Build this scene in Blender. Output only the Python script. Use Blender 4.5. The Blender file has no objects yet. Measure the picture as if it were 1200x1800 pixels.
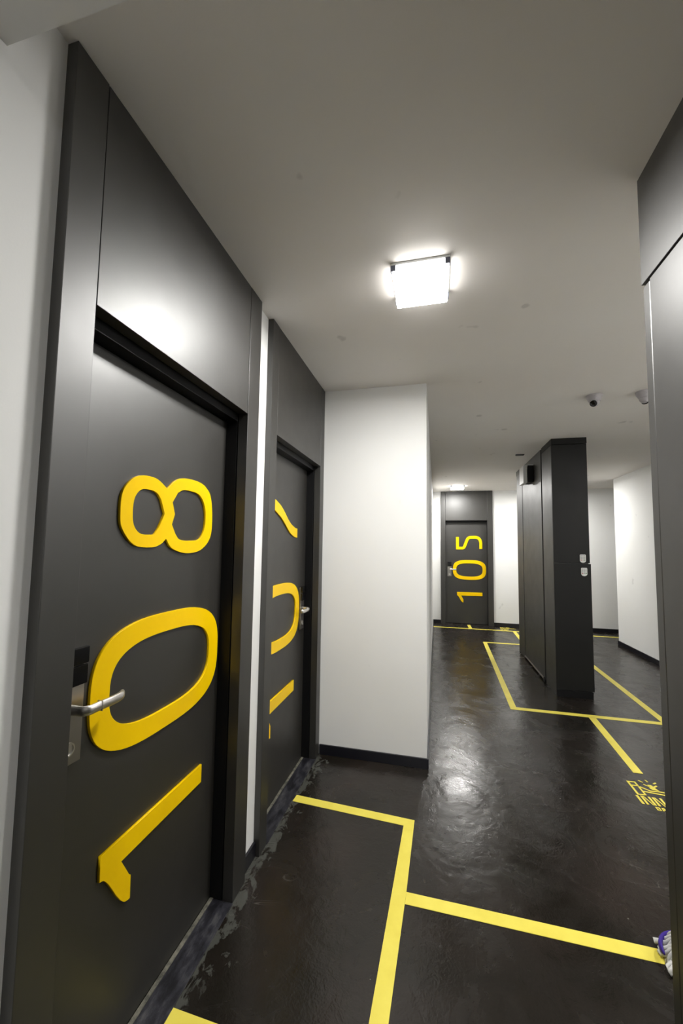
import bpy, bmesh, math, random
from mathutils import Vector, Matrix
random.seed(5)
S = bpy.context.scene
COL = S.collection
PI = math.pi

# ---------------------------------------------------------------- camera, world, exposure
cam_d = bpy.data.cameras.new('camera'); cam = bpy.data.objects.new('camera', cam_d); COL.objects.link(cam)
F_PX, YAW, PITCH, ROLL, EYE = 685.27, -.2384, .0710, .0144, 1.4331
fw = Vector((math.sin(YAW)*math.cos(PITCH), math.cos(YAW)*math.cos(PITCH), math.sin(PITCH)))
rt0 = Vector((math.cos(YAW), -math.sin(YAW), 0)); up0 = rt0.cross(fw)
rt = rt0*math.cos(ROLL) + up0*math.sin(ROLL); up = -rt0*math.sin(ROLL) + up0*math.cos(ROLL)
M = Matrix((rt, up, -fw)).transposed().to_4x4(); M.translation = (0, 0, EYE)
cam.matrix_world = M
cam_d.sensor_fit = 'VERTICAL'; cam_d.sensor_height = 36; cam_d.sensor_width = 24
cam_d.lens = F_PX/1800*36; cam_d.shift_y = 15.36/1800
cam_d.clip_start = .02
S.camera = cam
w = bpy.data.worlds.new('world'); S.world = w; w.use_nodes = True
w.node_tree.nodes['Background'].inputs[0].default_value = (.01, .01, .01, 1)
S.view_settings.view_transform = 'Standard'; S.view_settings.look = 'None'
S.view_settings.gamma = 1; S.view_settings.use_curve_mapping = False
S.view_settings.exposure = 0.0
LAMP_POWER = 240.0           # emission strength of every ceiling lamp's underside
LAMP_SIDE = 10.0             # and of its thinner, dimmer sides

H = 2.6                      # ceiling height
XL = -.8014                  # front plane of the door frames on the left wall
XWL = -.831                  # left wall surface
Y1 = 2.728                   # white wall facing the camera
XC = -.063
YF = 8.03                    # far wall
XR = .617                    # right dark unit
YR = 1.331
XB = 2.76; YB = 7.03         # white block on the right

# ---------------------------------------------------------------- materials
def mat(name, col, rough=.5, metal=0, spec=.5):
    m = bpy.data.materials.new(name); m.use_nodes = True
    b = m.node_tree.nodes['Principled BSDF']
    b.inputs['Base Color'].default_value = (*col, 1); b.inputs['Roughness'].default_value = rough
    b.inputs['Metallic'].default_value = metal; b.inputs['Specular IOR Level'].default_value = spec
    return m
def nodes(m): return m.node_tree.nodes, m.node_tree.links, m.node_tree.nodes['Principled BSDF']
def noise(m, scale, detail=4, rough=.5, coord='Object', stretch=(1, 1, 1), dist=0):
    n, l, b = nodes(m)
    tc = n.new('ShaderNodeTexCoord'); mp = n.new('ShaderNodeMapping'); mp.inputs['Scale'].default_value = stretch
    t = n.new('ShaderNodeTexNoise'); t.inputs['Scale'].default_value = scale
    t.inputs['Detail'].default_value = detail; t.inputs['Roughness'].default_value = rough
    t.inputs['Distortion'].default_value = dist
    l.new(tc.outputs[coord], mp.inputs[0]); l.new(mp.outputs[0], t.inputs['Vector'])
    return t.outputs['Fac']
def ramp(m, fac, stops):
    n, l, b = nodes(m); r = n.new('ShaderNodeValToRGB'); l.new(fac, r.inputs[0])
    while len(r.color_ramp.elements) < len(stops): r.color_ramp.elements.new(.5)
    for e, (p, c) in zip(r.color_ramp.elements, stops):
        e.position = p; e.color = (*c, 1) if len(c) == 3 else c
    return r.outputs[0]
def bump(m, h, strength, dist, prev=None):
    n, l, b = nodes(m); x = n.new('ShaderNodeBump'); x.inputs['Strength'].default_value = strength
    x.inputs['Distance'].default_value = dist; l.new(h, x.inputs['Height'])
    if prev: l.new(prev, x.inputs['Normal'])
    return x.outputs[0]
def math_n(m, op, a, b_):
    n, l, _ = nodes(m); x = n.new('ShaderNodeMath'); x.operation = op
    for i, v in enumerate((a, b_)):
        if hasattr(v, 'links'): l.new(v, x.inputs[i])
        else: x.inputs[i].default_value = v
    return x.outputs[0]
def mixc(m, fac, a, b_):
    n, l, _ = nodes(m); x = n.new('ShaderNodeMixRGB')
    if hasattr(fac, 'links'): l.new(fac, x.inputs[0])
    else: x.inputs[0].default_value = fac
    for i, v in ((1, a), (2, b_)):
        if hasattr(v, 'links'): l.new(v, x.inputs[i])
        else: x.inputs[i].default_value = (*v, 1)
    return x.outputs[0]

def wall_paint(name, c1, c2, spots):
    m = mat(name, c1, .75, spec=.25); n, l, b = nodes(m)
    c = ramp(m, noise(m, 1.3, 5), [(.35, c1), (.65, c2)])
    # small grey finger marks and plaster spots
    t = noise(m, 7.0, 2, .4)
    k = ramp(m, t, [(.73, (0, 0, 0)), (.77, (1, 1, 1))])
    k2 = math_n(m, 'MULTIPLY', k, spots)
    l.new(mixc(m, k2, c, tuple(v*.72 for v in c1)), b.inputs['Base Color'])
    l.new(bump(m, noise(m, 220, 2), .12, .001, bump(m, noise(m, 3, 3), .15, .01)), b.inputs['Normal'])
    return m
M_wall = wall_paint('white_wall_paint', (.80, .80, .785), (.83, .83, .82), .5)
M_ceil = wall_paint('ceiling_paint', (.80, .765, .73), (.82, .795, .765), .7)
M_beam = wall_paint('beam_paint', (.74, .735, .71), (.77, .76, .74), .6)

def dark_panel(name, c1, c2, rough, ior=1.54, spec=1.0):
    m = mat(name, c1, rough, spec=spec); n, l, b = nodes(m); b.inputs['IOR'].default_value = ior
    l.new(ramp(m, noise(m, 2.2, 6, .6), [(.35, c1), (.65, c2)]), b.inputs['Base Color'])
    l.new(ramp(m, noise(m, 5, 4, .6), [(.3, (rough-.03,)*3), (.7, (rough+.04,)*3)]), b.inputs['Roughness'])
    l.new(bump(m, noise(m, 160, 2, coord='Object', stretch=(1, 1, .15)), .05, .0006), b.inputs['Normal'])
    return m
M_panel = dark_panel('charcoal_laminate', (.0120, .0110, .0082), (.0155, .0136, .0110), .45)
M_frame = dark_panel('charcoal_frame', (.0120, .0110, .0082), (.0150, .0134, .0108), .45)
M_dark = dark_panel('dark_edge', (.002, .002, .0025), (.003, .003, .0035), .5, 1.35, .5)
M_lockerfront = dark_panel('locker_laminate', (.006, .0061, .0056), (.0075, .0075, .007), .55, 1.4, .4)
M_black = mat('black_rubber', (.006, .006, .006), .5)
M_base = mat('black_skirting', (.008, .008, .012), .3)
M_yel = mat('yellow_acrylic', (.93, .50, .0), .35, spec=.25)
n, l, b = nodes(M_yel)
l.new(ramp(M_yel, noise(M_yel, 5, 4), [(.35, (.93, .59, .0)), (.65, (.98, .63, .0))]), b.inputs['Base Color'])
M_tape = mat('yellow_tape', (.80, .68, .09), .45)
n, l, b = nodes(M_tape)
l.new(ramp(M_tape, noise(M_tape, 9, 5, .6), [(.3, (.76, .64, .08)), (.7, (.84, .73, .11))]), b.inputs['Base Color'])
M_steel = mat('brushed_steel', (.45, .43, .40), .33, 1)
n, l, b = nodes(M_steel)
l.new(bump(M_steel, noise(M_steel, 300, 2, stretch=(1, 1, .05)), .15, .0004), b.inputs['Normal'])
M_chrome = mat('satin_chrome', (.74, .72, .69), .34, 1)
M_gloss = mat('gloss_black', (.004, .004, .005), .12)
M_plastic = mat('grey_white_plastic', (.42, .40, .42), .4)
M_keypad = mat('keypad_plastic', (.62, .63, .60), .4)
M_key = mat('keypad_key', (.28, .28, .29), .5)
M_red = mat('red_key', (.35, .01, .02), .5)
M_green = mat('green_key', (.02, .14, .01), .5)
M_white = mat('white_plastic', (.75, .76, .75), .4)
M_clip = mat('lamp_clip', (.13, .14, .19), .5)
M_cloth = mat('mop_cotton', (.62, .62, .60), .9)
M_purple = mat('purple_band', (.035, .012, .24), .8)
M_rail = mat('aluminium_rail', (.30, .27, .25), .35, .8)

# floor: dark brown glossy epoxy with trowel marks, scratches and whitish grout residue near the doors
M_floor = mat('dark_epoxy_floor', (.02, .017, .014), .2, spec=.5)
m = M_floor; n, l, b = nodes(m)
base = ramp(m, noise(m, 1.6, 7, .62, dist=.6), [(.30, (.0072, .0064, .0042)), (.52, (.0135, .0105, .0080)), (.70, (.0245, .0175, .0142))])
sm = ramp(m, noise(m, 2.3, 8, .7, stretch=(1, .55, 1), dist=1.4), [(.56, (0, 0, 0)), (.70, (1, 1, 1))])
base = mixc(m, math_n(m, 'MULTIPLY', sm, .28), base, (.034, .028, .023))
# thin pale scuffs
sc = ramp(m, noise(m, 2.6, 3, .5, stretch=(.5, 1.6, 1), dist=1.2), [(.4965, (0, 0, 0)), (.5, (1, 1, 1)), (.5035, (0, 0, 0))])
scm = ramp(m, noise(m, 1.5, 2), [(.56, (0, 0, 0)), (.66, (1, 1, 1))])
base = mixc(m, math_n(m, 'MULTIPLY', math_n(m, 'MULTIPLY', sc, scm), .35), base, (.20, .19, .17))
# specks
vo = n.new('ShaderNodeTexVoronoi'); vo.inputs['Scale'].default_value = 9
tc = n.new('ShaderNodeTexCoord'); l.new(tc.outputs['Object'], vo.inputs['Vector'])
sp = ramp(m, vo.outputs['Distance'], [(.018, (1, 1, 1)), (.03, (0, 0, 0))])
base = mixc(m, math_n(m, 'MULTIPLY', sp, .6), base, (.30, .29, .25))
# dried grout residue beside the two thresholds
sep = n.new('ShaderNodeSeparateXYZ'); l.new(tc.outputs['Object'], sep.inputs[0])
near = ramp(m, math_n(m, 'ADD', sep.outputs[0], .81), [(.0, (1, 1, 1)), (.16, (0, 0, 0))])
blot = noise(m, 13, 8, .66, stretch=(1.5, .8, 1), dist=.8)
res = ramp(m, math_n(m, 'ADD', blot, math_n(m, 'MULTIPLY', near, .30)), [(.705, (0, 0, 0)), (.76, (1, 1, 1))])
lim = ramp(m, math_n(m, 'MULTIPLY', sep.outputs[1], .25), [(.665, (1, 1, 1)), (.68, (0, 0, 0))])
res = math_n(m, 'MULTIPLY', math_n(m, 'MULTIPLY', res, lim), math_n(m, 'GREATER_THAN', near, .01))
base = mixc(m, math_n(m, 'MULTIPLY', res, .7), base, (.085, .088, .078))
l.new(base, b.inputs['Base Color'])
rg = ramp(m, noise(m, 3.5, 6, .65, dist=1), [(.35, (.17,)*3), (.65, (.32,)*3)])
l.new(rg, b.inputs['Roughness'])
h1 = noise(m, 3.2, 3, .5, dist=.6); h2 = noise(m, 26, 4, .6, dist=.8); h3 = noise(m, 130, 2)
l.new(bump(m, h3, .32, .0012, bump(m, h2, .45, .0028, bump(m, h1, .50, .012))), b.inputs['Normal'])
# threshold strip
M_thr = mat('threshold_stone', (.03, .03, .035), .4); m = M_thr; n, l, b = nodes(m)
l.new(ramp(m, noise(m, 24, 8, .72, stretch=(1, .4, 1)), [(.40, (.006, .006, .008)), (.52, (.024, .024, .031)), (.66, (.075, .075, .078))]), b.inputs['Base Color'])
M_grout = mat('grout', (.16, .155, .125), .8); m = M_grout; n, l, b = nodes(m)
l.new(ramp(m, noise(m, 30, 5, .65), [(.35, (.05, .05, .04)), (.65, (.20, .19, .15))]), b.inputs['Base Color'])

# ---------------------------------------------------------------- helpers
def link(name, me, m, parent=None):
    o = bpy.data.objects.new(name, me); COL.objects.link(o)
    if m: me.materials.append(m)
    if parent: o.parent = parent
    return o
def finish(name, bm, m, parent=None, bevel=0, smooth=False):
    bmesh.ops.recalc_face_normals(bm, faces=bm.faces)
    me = bpy.data.meshes.new(name); bm.to_mesh(me); bm.free()
    if smooth:
        for p in me.polygons: p.use_smooth = True
    o = link(name, me, m, parent)
    if bevel:
        md = o.modifiers.new('bevel', 'BEVEL'); md.width = bevel; md.segments = 2; md.limit_method = 'ANGLE'; md.angle_limit = .7
        for p in me.polygons: p.use_smooth = False
    return o
def bx(bm, x0, x1, y0, y1, z0, z1, T=None):
    vs = []
    for x in (x0, x1):
        for y in (y0, y1):
            for z in (z0, z1):
                p = Vector((x, y, z)); vs.append(bm.verts.new(T(p) if T else p))
    for f in ((0, 1, 3, 2), (4, 6, 7, 5), (0, 4, 5, 1), (2, 3, 7, 6), (0, 2, 6, 4), (1, 5, 7, 3)):
        bm.faces.new([vs[i] for i in f])
def box(name, m, dims, parent=None, bevel=0, T=None):
    bm = bmesh.new()
    for d in (dims if isinstance(dims, list) else [dims]): bx(bm, *d, T=T)
    return finish(name, bm, m, parent, bevel)
def empty(name, loc, label=None, cat=None, group=None, kind=None):
    o = bpy.data.objects.new(name, None); COL.objects.link(o); o.location = loc; o.empty_display_size = .1
    return tag(o, label, cat, group, kind)
def tag(o, label=None, cat=None, group=None, kind=None):
    if label: o['label'] = label
    if cat: o['category'] = cat
    if group: o['group'] = group
    if kind: o['kind'] = kind
    return o
def prism(bm, pts, z0, z1, T=None):
    lo = [bm.verts.new(T(Vector((x, y, z0))) if T else (x, y, z0)) for x, y in pts]
    hi = [bm.verts.new(T(Vector((x, y, z1))) if T else (x, y, z1)) for x, y in pts]
    bm.faces.new(lo); bm.faces.new(hi); k = len(pts)
    for i in range(k): bm.faces.new((lo[i], lo[(i+1) % k], hi[(i+1) % k], hi[i]))
def lathe(bm, prof, T, seg=24):
    """prof: (radius, height) pairs, T maps local (x,y,z) to world"""
    rings = []
    for r, h in prof:
        rings.append([bm.verts.new(T(Vector((r*math.cos(2*PI*i/seg), r*math.sin(2*PI*i/seg), h)))) for i in range(seg)])
    for a, c in zip(rings, rings[1:]):
        for i in range(seg): bm.faces.new((a[i], a[(i+1) % seg], c[(i+1) % seg], c[i]))
    bm.faces.new(rings[0]); bm.faces.new(rings[-1])
def tube(bm, pts, rad, seg=10, flat=1.0, upv=Vector((0, 0, 1))):
    """tube along 3-D points, rad may be a list; flat squashes the section sideways"""
    rings = []; P_ = [Vector(p) for p in pts]
    for i, p in enumerate(P_):
        d = (P_[min(i+1, len(P_)-1)] - P_[max(i-1, 0)]).normalized()
        a = upv - d*upv.dot(d)
        a = a.normalized() if a.length > 1e-4 else Vector((1, 0, 0))
        c = d.cross(a); r = rad[i] if isinstance(rad, (list, tuple)) else rad
        rings.append([bm.verts.new(p + a*r*math.cos(2*PI*k/seg) + c*r*flat*math.sin(2*PI*k/seg)) for k in range(seg)])
    for a, c in zip(rings, rings[1:]):
        for i in range(seg): bm.faces.new((a[i], a[(i+1) % seg], c[(i+1) % seg], c[i]))
    bm.faces.new(rings[0]); bm.faces.new(rings[-1])
def struct(name, m, dims): return tag(box(name, m, dims), kind='structure')

# ---------------------------------------------------------------- setting
struct('floor', M_floor, (-1.2, 5.2, -2.7, 8.4, -.05, 0))
struct('ceiling', M_ceil, (-1.2, 5.2, -2.7, 8.4, H, H+.05))
struct('wall_left', M_wall, [(-1.2, XWL, -2.6, .652, 0, H), (-1.2, XWL, 1.641, 1.774, 0, H)])
struct('wall_front', M_wall, (-1.2, XC, Y1, 8.4, 0, H))                 # the projecting block beyond the second door
struct('wall_far', M_wall, [(XC, .092, YF, 8.3, 0, H), (1.067, 1.590, YF, 8.3, 0, H), (2.572, 5.1, YF, 8.3, 0, H)])
struct('wall_right', M_wall, [(XB, 2.96, 1.40, YB, 0, H), (2.96, 5.1, YB-.2, YB, 0, H)])
struct('wall_end', M_wall, (5.1, 5.2, YB-.2, 8.3, 0, H))
struct('wall_behind', M_wall, [(XR+.087, 2.96, YR+.001, 1.40, 0, H), (XR+.09, 5.1, -2.6, YR, 0, H)][:1])
struct('wall_back', M_wall, (-1.2, 1.4, -2.7, -2.6, 0, H))
struct('trim_1', M_beam, (XWL, XR, .12, .53, 2.426, H))
def skirting(name, dims):
    return tag(box(name, M_base, dims, bevel=.002), kind='structure')
SK = .066
skirting('baseboard_left', [(XWL, XWL+.012, 1.643, 1.772, 0, SK), (XWL, XWL+.012, -2.6, .650, 0, SK)])
skirting('baseboard_front', [(XL+.004, XC+.012, Y1-.012, Y1, 0, SK), (XC, XC+.012, Y1, YF, 0, SK)])
skirting('baseboard_far', [(XC+.012, .090, YF-.012, YF, 0, SK), (1.069, 1.588, YF-.012, YF, 0, SK), (2.574, 5.1, YF-.012, YF, 0, SK)])
skirting('baseboard_right', [(XB-.012, XB, 1.40, YB+.012, 0, SK), (XB, 5.1, YB, YB+.012, 0, SK)])

# ---------------------------------------------------------------- numbers on the doors (u = to the right, v = up; text turned on its side)
def smooth_pts(pts, sub=6):
    """open Catmull-Rom through pts"""
    out = []; k = len(pts); V = [Vector(p) for p in pts]
    for i in range(k-1):
        p0 = V[i-1] if i else V[0]*2-V[1]; p1 = V[i]; p2 = V[i+1]; p3 = V[i+2] if i+2 < k else V[-1]*2-V[-2]
        for j in range(sub):
            t = j/sub
            out.append(.5*((2*p1)+(p2-p0)*t+(2*p0-5*p1+4*p2-p3)*t*t+(3*p1-p0-3*p2+p3)*t**3))
    out.append(V[-1]); return [tuple(p) for p in out]
def superell(cx, cy, a, b_, e, k=72):
    out = []
    for i in range(k):
        t = 2*PI*i/k; c, s = math.cos(t), math.sin(t)
        out.append((cx+a*math.copysign(abs(c)**(2/e), c), cy+b_*math.copysign(abs(s)**(2/e), s)))
    return out
def stroke(path, wd):
    """outline of a polyline of width wd with mitred corners"""
    P_ = [Vector(p) for p in path]; L, R = [], []
    for i, p in enumerate(P_):
        d0 = (p-P_[i-1]).normalized() if i else (P_[1]-p).normalized()
        d1 = (P_[i+1]-p).normalized() if i < len(P_)-1 else d0
        n0 = Vector((-d0.y, d0.x)); n1 = Vector((-d1.y, d1.x)); mm = (n0+n1).normalized()
        k = wd/2/max(.3, mm.dot(n0)); L.append(tuple(p+mm*k)); R.append(tuple(p-mm*k))
    return L + R[::-1]
ZERO = [superell(.31, .192, .31, .192, 3.0), superell(.31, .192, .247, .130, 2.9)]
ONE = [[(.473, .201), (.473, .136), (.076, .133), (.110, .072), (.117, .065), (.118, 0)] +
       smooth_pts([(.112, 0), (.094, .009), (.069, .042), (.036, .099), (.016, .126), (.001, .133)], 5) + [(.0, .199)]]
EIGHT = [smooth_pts([(.199, .220), (.139, .246), (.060, .238), (.007, .187), (0, .116), (.011, .072), (.060, .027), (.132, .020), (.175, .030), (.203, .050)])[:-1] +
         smooth_pts([(.203, .050), (.237, .017), (.319, 0), (.408, .013), (.468, .062), (.478, .140), (.464, .222), (.430, .258), (.374, .274), (.290, .272), (.240, .255), (.199, .220)])[:-1],
         [(.191, .134)] + smooth_pts([(.170, .180), (.150, .198), (.120, .205), (.078, .200), (.052, .170), (.047, .121), (.055, .085), (.082, .062), (.125, .060), (.146, .063), (.165, .085)]) ,
         [(.228, .177)] + smooth_pts([(.255, .215), (.285, .229), (.330, .232), (.378, .227), (.412, .203), (.430, .160), (.430, .107), (.415, .070), (.390, .050), (.350, .046), (.300, .045), (.270, .050), (.250, .068)]) + [(.229, .100), (.243, .137)]]
FIVE = [stroke([(.027, .250), (.027, .030), (.105, .030)] + smooth_pts([(.120, .030), (.148, .045), (.168, .085), (.198, .165), (.225, .220), (.262, .243), (.300, .246), (.375, .246), (.425, .225), (.452, .190), (.465, .140), (.465, .08)], 4) + [(.465, .020)], .053)]
SEVEN = [[(0, .275), (0, 0), (.055, 0), (.055, .215)] + smooth_pts([(.090, .212), (.212, .166), (.342, .092), (.420, .066), (.478, .060)], 5) +
         smooth_pts([(.478, .119), (.430, .124), (.338, .155), (.208, .234), (.100, .270), (.055, .275)], 5)]
def glyph(loops, name, T, parent, th=.008):
    cu = bpy.data.curves.new('glyph', 'CURVE'); cu.dimensions = '2D'; cu.fill_mode = 'BOTH'; cu.extrude = th/2
    cu.bevel_depth = .0006; cu.bevel_resolution = 0
    for lp in loops:
        s = cu.splines.new('POLY'); s.points.add(len(lp)-1); s.use_cyclic_u = True
        for q, (x, y) in zip(s.points, lp): q.co = (x, y, 0, 1)
    tmp = bpy.data.objects.new('glyph_tmp', cu); COL.objects.link(tmp)
    me = bpy.data.meshes.new_from_object(tmp); bpy.data.objects.remove(tmp); bpy.data.curves.remove(cu)
    bm = bmesh.new(); bm.from_mesh(me); bpy.data.meshes.remove(me)
    bmesh.ops.remove_doubles(bm, verts=bm.verts, dist=1e-5)
    for v in bm.verts: v.co = T(Vector((v.co.x, v.co.y, v.co.z+th/2)))
    return finish(name, bm, M_yel, parent)

# ---------------------------------------------------------------- doors
ZD = 2.018; W = .789; LEAF = -.100          # opening height, opening width, leaf recess
def make_door(name, origin, U, N, digits, lock_u, lever, label, left_w=.089, right_w=.107, lift=0, threshold=True):
    """origin: left bottom corner of the opening on the frame's front plane; local x=u, y=v(up), z=outward"""
    U = Vector(U); N = Vector(N); O = Vector(origin)
    # children are modelled in the door's own space: the empty stands at origin, no rotation
    T = lambda p: U*p.x + Vector((0, 0, p.y)) + N*p.z
    d = empty(name, O, label, 'door', kind='structure')
    def part(nm, m, dims, parent=d, bevel=.0012): return box(nm, m, dims, parent, bevel, T=T)
    HT = H-.001
    part('jamb', M_frame, (-left_w, 0, 0, HT, -.045, 0)); part('jamb', M_frame, (W, W+right_w, 0, HT, -.045, 0))
    part('transom_panel', M_panel, (.0025, W-.0025, ZD, HT, -.045, -.001))
    part('door_stop', M_dark, [(-left_w, .003, 0, ZD+.06, -.16, -.048), (W-.003, W+right_w, 0, ZD+.06, -.16, -.048), (.003, W-.003, ZD-.032, ZD+.06, -.16, -.048)], bevel=.001)
    leaf = part('door_leaf', M_panel, (.004, W-.004, .006, ZD-.034, LEAF-.045, LEAF))
    TG = lambda du, dv: (lambda p: T(Vector((p.x+du, p.y+dv+lift, p.z+LEAF))))
    for loops, nm, du, dv in digits: glyph(loops, nm, TG(du, dv), leaf)
    # lock: steel back plate, black card reader, lever handle, key cylinder
    s = lever                                      # +1 lever points to the right
    L0 = lift
    lk = box('lock_plate', M_steel, (lock_u-.038, lock_u+.038, .885+L0, 1.165+L0, LEAF, LEAF+.014), leaf, .002, T=T)
    box('card_reader', M_gloss, [(lock_u-.037, lock_u+.037, 1.078+L0, 1.127+L0, LEAF+.0145, LEAF+.024), (lock_u-.037, lock_u+.037, 1.130+L0, 1.172+L0, LEAF+.0145, LEAF+.026)], lk, .002, T=T)
    bm = bmesh.new(); pts = []
    z0 = LEAF+.014; zf = LEAF+.062; hz = 1.022+L0
    for a in (0, .5, 1): pts.append(T(Vector((lock_u, hz, z0+(zf-.016-z0)*a))))
    for k in range(1, 6):
        t = k/5*PI/2; pts.append(T(Vector((lock_u+s*.016*(1-math.cos(t)), hz, zf-.016+.016*math.sin(t)))))
    for u_, z_, dv in ((.04, 0, 0), (.07, .001, -.001), (.10, 0, -.001), (.118, -.004, 0), (.128, -.012, 0)):
        pts.append(T(Vector((lock_u+s*u_, hz+dv, zf+z_))))
    tube(bm, pts, [.0125]*len(pts[:-1])+[.011], 14, .62)
    finish('lever_handle', bm, M_chrome, lk, smooth=True)
    bm = bmesh.new(); bx(bm, lock_u+s*.0415, lock_u+s*.0430, hz-.0128, hz+.0128, zf-.0080, zf+.0083, T=T); finish('handle_ring', bm, M_chrome, lk)
    bm = bmesh.new(); lathe(bm, [(.017, LEAF+.0135), (.017, LEAF+.018), (.0135, LEAF+.018), (.0135, LEAF+.0155)], lambda p: T(Vector((p.x+lock_u, p.y+.925+L0, p.z))))
    finish('key_cylinder', bm, M_chrome, lk)
    if threshold:
        part('threshold', M_thr, (.002, W-.002, .0005, .004, -.098, .004), bevel=.001)
        part('grout_line', M_grout, [(.002, W-.002, .0042, .0062, -.0985, -.084)], bevel=0)
    return d
make_door('door_1', (XL, .741, 0), (0, 1, 0), (1, 0, 0),
          [(ONE, 'number_one', .204, .382), (ZERO, 'number_zero', .140, .823), (EIGHT, 'number_eight', .207, 1.408)],
          .076, 1, 'nearest dark charcoal door in the left wall with yellow number 108 and steel lever')
make_door('door_2', (XL, 1.853, 0), (0, 1, 0), (1, 0, 0),
          [(ONE, 'number_one', .109, .384), (ZERO, 'number_zero', .032, .834), (SEVEN, 'number_seven', .109, 1.440)],
          .704, -1, 'second dark door on the left, its yellow number 107 partly hidden by the frame', left_w=.079, right_w=.083)
make_door('door_3', (.180, YF-.033, 0), (1, 0, 0), (0, -1, 0),
          [(ONE, 'number_one', .219, .382), (ZERO, 'number_zero', .144, .826), (FIVE, 'number_five', .206, 1.414)],
          .078, 1, 'dark door with yellow number 105 in the far wall under a lit ceiling lamp', left_w=.088, right_w=.098, lift=.030, threshold=False)
make_door('door_4', (1.680, YF-.033, 0), (1, 0, 0), (0, -1, 0), [], .078, 1,
          'dark door frame in the far wall just visible past the right edge of the locker column', left_w=.09, right_w=.102, threshold=False)

# ---------------------------------------------------------------- right dark wall unit beside the camera
ru = empty('tall_cabinet', (XR, YR, 0), 'tall dark charcoal wall cabinet on the right with a seam near its top', 'cabinet')
def rbox(nm, m, d, parent=ru, bevel=.0012):
    x0, x1, y0, y1, z0, z1 = d
    return box(nm, m, (x0-XR, x1-XR, y0-YR, y1-YR, z0, z1), parent, bevel)
rbox('side_panel', M_frame, (XR+.0125, XR+.085, -2.59, YR-.002, 0, 2.249))
rbox('upper_panel', M_panel, (XR, XR+.085, -2.59, YR, 2.254, H-.001))
rbox('edge_strip', M_frame, (XR+.003, XR+.012, YR-.042, YR-.002, .002, 2.246), bevel=.007)
rbox('door', M_panel, (XR+.001, XR+.012, .35, YR-.045, .004, 2.246), bevel=.002)
rbox('door', M_panel, (XR+.001, XR+.012, -.60, .346, .004, 2.246), bevel=.002)

# ---------------------------------------------------------------- locker cabinet and partition (the dark column)
CX0, CX1, CY = 1.161, 1.487, 4.372
lc = empty('locker_cabinet', ((CX0+CX1)/2, CY+.2, 0), 'tall black locker cabinet with two keypads standing in the middle of the floor', 'locker')
def lb(nm, m, d, parent=lc, bevel=.0015):
    ox, oy = (CX0+CX1)/2, CY+.2; x0, x1, y0, y1, z0, z1 = d
    return box(nm, m, (x0-ox, x1-ox, y0-oy, y1-oy, z0, z1), parent, bevel)
lb('body', M_frame, (CX0, CX1-.006, CY+.020, 4.755, .0, 2.534))
lb('plinth', M_dark, (CX0, CX1, CY+.006, CY+.0195, 0, .066))
lb('top_fascia', M_lockerfront, (CX0-.001, CX1+.002, CY-.004, 4.760, 2.538, H-.001))
up_d = lb('upper_door', M_lockerfront, (CX0, CX1, CY, CY+.019, 1.322, 2.533))
lo_d = lb('lower_door', M_lockerfront, (CX0, CX1+.008, CY, CY+.019, .074, 1.314))
def keypad(cx, cz, parent):
    ox, oy = (CX0+CX1)/2, CY+.2
    w2, h2 = .027, .041
    pts = [(-w2, h2-.006), (-w2+.006, h2), (w2-.006, h2), (w2, h2-.006), (w2, -h2+.016), (w2*.6, -h2+.004), (0, -h2), (-w2*.6, -h2+.004), (-w2, -h2+.016)]
    T = lambda p: Vector((cx-ox+p.x, CY-oy-p.z, cz+p.y))
    bm = bmesh.new(); prism(bm, pts, 0, .010, T); k = finish('keypad', bm, M_keypad, parent, .001)
    k['label'] = 'light grey keypad'
    for r in range(4):
        for c in range(3):
            m = M_red if (r, c) == (3, 0) else M_green if (r, c) == (3, 2) else M_key
            x = -.0155+c*.0155; z = .029-r*.0145
            box('key', m, (x-.005, x+.005, z-.004, z+.004, .010, .0125), k, .0008, T=T)
keypad(1.423, 1.366, up_d); keypad(1.431, 1.234, lo_d)

pw = empty('room_divider', (1.3, 5.5, 0), 'dark charcoal divider behind the locker cabinet with a recessed sliding panel', 'divider')
def pb(nm, m, d, bevel=.0015):
    x0, x1, y0, y1, z0, z1 = d
    return box(nm, m, (x0-1.3, x1-1.3, y0-5.5, y1-5.5, z0, z1), pw, bevel)
pb('core', M_dark, (1.195, 1.455, 4.757, 6.0, 0, H-.001))
pb('sliding_panel', M_panel, (1.166, 1.188, 4.825, 5.80, .03, H-.002))
pb('end_post', M_frame, (CX0, 1.455, 5.803, 6.17, 0, H-.001))
pb('end_fascia', M_frame, (CX0-.004, CX0-.0005, 5.803, 6.175, 2.535, H-.001))
pb('bottom_rail', M_rail, (1.152, 1.165, 4.84, 5.80, .022, .036), .002)
bm = bmesh.new(); lathe(bm, [(.022, 0), (.028, .003), (.028, .015), (.022, .018)], lambda p: Vector((1.145-1.3+p.z, 4.80-5.5+p.x, .032+p.y)))
finish('roller', bm, M_black, pw)

# light box sign on the sliding panel
sb = empty('sign_box', (1.160, 5.28, 2.30), 'small white sign box high on the side of the dark partition', 'sign')
def sbx(nm, m, d, bevel=.002):
    x0, x1, y0, y1, z0, z1 = d
    return box(nm, m, (x0-1.160, x1-1.160, y0-5.28, y1-5.28, z0-2.30, z1-2.30), sb, bevel)
sbx('face_plate', M_white, (1.052, 1.098, 5.17, 5.40, 2.275, 2.495), .004)
sbx('housing', M_dark, (1.108, 1.165, 5.16, 5.38, 2.285, 2.488))
sbx('top_cover', M_white, (1.0985, 1.165, 5.15, 5.39, 2.489, 2.497), .001)
sbx('spacer', M_dark, (1.0985, 1.1075, 5.18, 5.29, 2.34, 2.44), .001)

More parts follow.
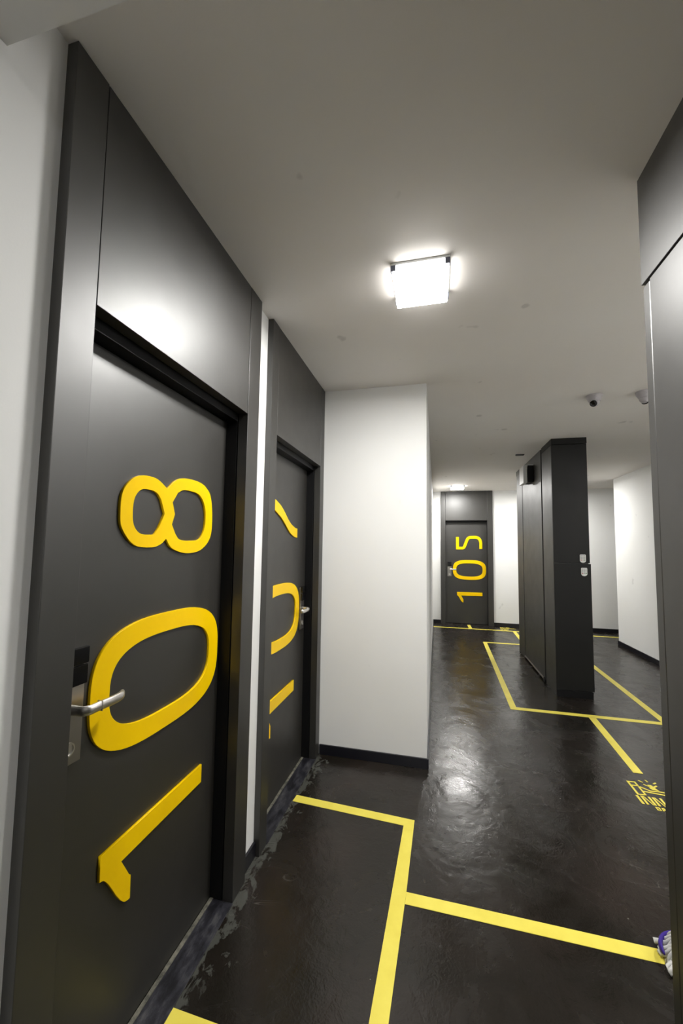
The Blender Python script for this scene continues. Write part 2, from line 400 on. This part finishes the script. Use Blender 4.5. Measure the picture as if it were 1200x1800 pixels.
# ---------------------------------------------------------------- ceiling lamps
def emit(strength):
    m = bpy.data.materials.new('lamp_glow'); m.use_nodes = True; n = m.node_tree.nodes; l = m.node_tree.links
    n.remove(n['Principled BSDF']); e = n.new('ShaderNodeEmission'); e.inputs[0].default_value = (1, .985, .95, 1); e.inputs[1].default_value = strength
    l.new(e.outputs[0], n['Material Output'].inputs[0]); return m
M_lamp = emit(LAMP_POWER); M_lamp_side = emit(LAMP_SIDE)
def lamp(cx, cy, label):
    t = empty('ceiling_lamp', (cx, cy, H), label, 'ceiling lamp', 'square ceiling lamps'); a = .118
    box('base_plate', M_white, (-a, a, -a, a, -.010, -.0005), t, .002)
    df = box('diffuser', M_lamp, (-a+.006, a-.006, -a+.006, a-.006, -.052, -.0105), t, .006)
    df.data.materials.append(M_lamp_side)
    for p in df.data.polygons:
        if p.normal.z > -.5: p.material_index = 1
    for sx in (-1, 1):
        for sy in (-1, 1):
            x, y = sx*a, sy*a
            box('corner_clip', M_clip, [tuple(sorted((x-sx*.020, x)))+tuple(sorted((y-sy*.004, y)))+(-.034, -.0102),
                                        tuple(sorted((x-sx*.004, x)))+tuple(sorted((y-sy*.020, y-sy*.0042)))+(-.034, -.0102)], t, .001)
    return t
lamp(-.060, 1.636, 'large bright square lamp on the ceiling in front of the first door')
lamp(.378, 7.36, 'small-looking square lamp on the far ceiling right above the 105 door')
lamp(1.95, 7.15, 'square ceiling lamp behind the locker column')
lamp(2.10, 2.45, 'square ceiling lamp in the side hall hidden by the right cabinet')
lamp(-.10, -1.35, 'square ceiling lamp in the corridor out of view behind the photographer')

# ---------------------------------------------------------------- security cameras, ceiling sensor
def dome(x, y, aim, label):
    t = empty('security_camera', (x, y, H), label, 'security camera', 'security cameras on the ceiling')
    bm = bmesh.new(); lathe(bm, [(.053, -.0005), (.053, -.012), (.049, -.020), (.040, -.040), (.036, -.046)], lambda p: p, 28); finish('mount', bm, M_plastic, t, smooth=False)
    d = Vector(aim).normalized(); a = d.orthogonal().normalized(); c = d.cross(a)
    Tb = lambda p: Vector((0, 0, -.052)) + a*p.x + c*p.y + d*p.z
    bm = bmesh.new(); prof = [(.033*math.cos(t_), .033*math.sin(t_)) for t_ in [(-85+k*150/10)*PI/180 for k in range(11)]]
    lathe(bm, prof, Tb, 24); ball = finish('camera_ball', bm, M_plastic, t, smooth=True)
    bm = bmesh.new(); lathe(bm, [(.024, .0285), (.024, .034), (.021, .036), (.010, .031)], Tb, 24); finish('lens', bm, M_gloss, ball)
    for k in range(3):
        an = 2*PI*k/3+.4
        bm = bmesh.new(); lathe(bm, [(.004, -.0205), (.004, -.024)], lambda p: p+Vector((.0445*math.cos(an), .0445*math.sin(an), 0)), 8); finish('screw', bm, M_clip, t)
dome(1.152, 3.20, (-.55, -.75, -.55), 'white dome security camera with black lens on the ceiling, fully visible')
dome(1.470, 3.19, (.5, .75, -.5), 'second dome security camera, half hidden behind the right cabinet edge')
sn = empty('ceiling_sensor', (.988, 5.03, H), 'small black rectangular plate on the ceiling left of the partition', 'sensor')
bm = bmesh.new(); prism(bm, [(-.048, -.022), (.048, -.018), (.045, .022), (-.044, .022)], -.012, -.0005); finish('cover', bm, M_black, sn, .002)
box('frame', M_clip, (-.050, .050, -.025, .025, -.004, -.0002), sn, .001)

# ---------------------------------------------------------------- yellow tape lines on the floor
G = 'yellow lines on the floor'
def line(pts, label, z=.0016):
    bm = bmesh.new(); prism(bm, pts, .0002, z)
    return tag(finish('yellow_line', bm, M_tape), label, 'floor marking', G)
line([(-.795, 2.192), (-.790, 2.250), (-.115, 2.209), (-.1685, 2.155)], 'short yellow floor line starting at the 107 door and ending in a corner')
line([(-.1685, 2.1548), (-.115, 2.2088), (-.125, 1.76), (-.1275, 1.702), (-.195, 0), (-.250, 0)], 'yellow floor line from the corner near the 107 door running down the picture')
line([(-.1248, 1.760), (-.1268, 1.702), (.800, 1.696), (.800, 1.752)], 'wide yellow floor line crossing to the mop at the right cabinet')
line([(-.800, 1.106), (-.800, 1.162), (-.207, 1.149), (-.209, 1.092)], 'yellow floor line at the threshold of the nearest door, cut by the bottom edge')
line([(.653, 3.914), (.7105, 3.974), (.765, 6.548), (.711, 6.605)], 'long yellow floor line left of the locker column, side of the rectangle')
line([(.711, 6.6055), (.765, 6.5485), (1.905, 6.575), (1.968, 6.635)], 'far side of the yellow rectangle on the floor behind the partition')
line([(.6535, 3.9135), (.7108, 3.9735), (XB-.014, 3.965), (XB-.014, 3.907)], 'yellow floor line crossing in front of the locker column')
line([(1.905, 6.574), (1.968, 6.634), (1.912, 3.970), (1.853, 3.971)], 'diagonal-looking yellow floor line right of the locker column')
line([(1.283, 3.906), (1.339, 3.906), (1.303, 3.035), (1.247, 3.035)], 'short yellow floor line ending just above the painted logo')
line([(XC+.014, 7.590), (XC+.014, 7.647), (5.0, 7.647), (5.0, 7.590)], 'farthest yellow floor line running along the far wall')
line([(.575, 7.99), (.633, 7.99), (.640, 7.648), (.582, 7.648)], 'tiny yellow floor line at the foot of the 105 door')
line([(1.320, 7.589), (1.378, 7.589), (1.352, 6.625), (1.296, 6.625)], 'yellow floor line left of the partition joining the farthest line')

# ---------------------------------------------------------------- logo painted on the floor
def logo(ox, oy, label):
    lg = empty('painted_logo', (ox, oy, 0), label, 'floor logo', 'yellow logos painted on the floor')
    def poly(nm, polys):
        bm = bmesh.new()
        for p in polys: prism(bm, [(x-1.159, y-2.64) for x, y in p], .0003, .0014)
        return finish(nm, bm, M_tape, lg)
    q = lambda a, c, wd=.011: stroke([a, c], wd)
    # big open-worked letter with two counters, its leg and the long roof line
    poly('emblem', [q((1.164, 2.919), (1.163, 2.776), .012), stroke([(1.170, 2.914), (1.203, 2.916), (1.204, 2.876)], .010), q((1.170, 2.874), (1.1985, 2.876), .009),
                    q((1.204, 2.870), (1.2035, 2.780), .010), q((1.169, 2.780), (1.198, 2.783), .009),
                    stroke([(1.2095, 2.868), (1.252, 2.834), (1.290, 2.838), (1.325, 2.836)], .011), q((1.209, 2.820), (1.330, 2.806), .011),
                    [(1.330, 2.801), (1.350, 2.801), (1.352, 2.838), (1.331, 2.842)],
                    q((1.352, 2.806), (1.42, 2.812), .011), q((1.353, 2.834), (1.40, 2.862), .011)])
    poly('rays', [q((1.234, 2.943), (1.251, 2.924), .009), q((1.278, 2.958), (1.283, 2.936), .009), q((1.328, 2.939), (1.307, 2.922), .009),
                  q((1.244, 2.903), (1.272, 2.880), .009), q((1.316, 2.903), (1.288, 2.880), .010),
                  [(1.266, 2.902), (1.286, 2.904), (1.295, 2.872), (1.304, 2.849), (1.270, 2.850), (1.262, 2.862)]])
    def N_(x): return [q((x, 2.767), (x-.001, 2.685), .012), q((x+.038, 2.767), (x+.037, 2.685), .012), [(x+.0065, 2.767), (x+.013, 2.767), (x+.0305, 2.685), (x+.024, 2.685)]]
    poly('letters', [q((1.150, 2.767), (1.149, 2.685), .014)] + N_(1.173) + N_(1.231) )
    # small second row: B A
    B = [q((1.201, 2.671), (1.2015, 2.640), .006), q((1.205, 2.668), (1.215, 2.668), .006), q((1.205, 2.655), (1.215, 2.655), .005), q((1.205, 2.642), (1.215, 2.642), .006), q((1.217, 2.670), (1.217, 2.640), .005)]
    A = [q((1.2315, 2.670), (1.228, 2.640), .006), q((1.2375, 2.670), (1.243, 2.640), .006), q((1.2325, 2.6505), (1.2385, 2.6505), .005)]
    poly('small_letters', B + A)
logo(1.159, 2.64, 'yellow painted INN logo with rays on the floor beside the right cabinet')
logo(1.159, 7.66, 'distant yellow painted logo on the floor left of the partition, seen almost edge-on')

# ---------------------------------------------------------------- mop behind the right cabinet
mp = empty('mop', (.875, 1.70, 0), 'white cotton mop head with purple band peeking out behind the right cabinet', 'mop')
R0 = Vector((.875, 1.70, 0))
bm = bmesh.new()
for k in range(110):
    a = random.uniform(PI*.05, PI*1.95); r0 = random.uniform(.01, .05); r1 = random.uniform(.085, .120); hh = random.uniform(.02, .080)
    wob = random.uniform(-.25, .25)
    pts = []
    for i in range(7):
        t = i/6; r = r0+(r1-r0)*t; an = a+wob*t
        pts.append(Vector((r*math.cos(an), r*math.sin(an), .006+max(0, hh*(1-t**2.2))+.004*math.sin(9*t+k))))
    if random.random() < .5:      # looped yarn: curls back
        e = pts[-1]; pts += [e+Vector((0, .010, .004)), e+Vector((-.022*math.cos(a), -.022*math.sin(a)+.012, .012))]
    tube(bm, pts, .0052, 6)
lathe(bm, [(.088, .003), (.085, .028), (.060, .052), (.03, .066)], lambda p: p, 24)
finish('mop_head', bm, M_cloth, mp, smooth=True)
bm = bmesh.new()
pts = [Vector((.104*math.cos(a), .098*math.sin(a), .036-.006*math.sin(a))) for a in [PI*.30+k*PI*.72/24 for k in range(25)]]
tube(bm, pts, [.013]*22+[.011, .008, .004], 8, .5, Vector((0, 0, 1))); finish('band', bm, M_purple, mp, smooth=True)
bm = bmesh.new(); tube(bm, [(.02, .0, .06), (.12, -.09, .72), (.19, -.13, 1.15)], .011, 10); finish('handle', bm, M_steel, mp, smooth=True)
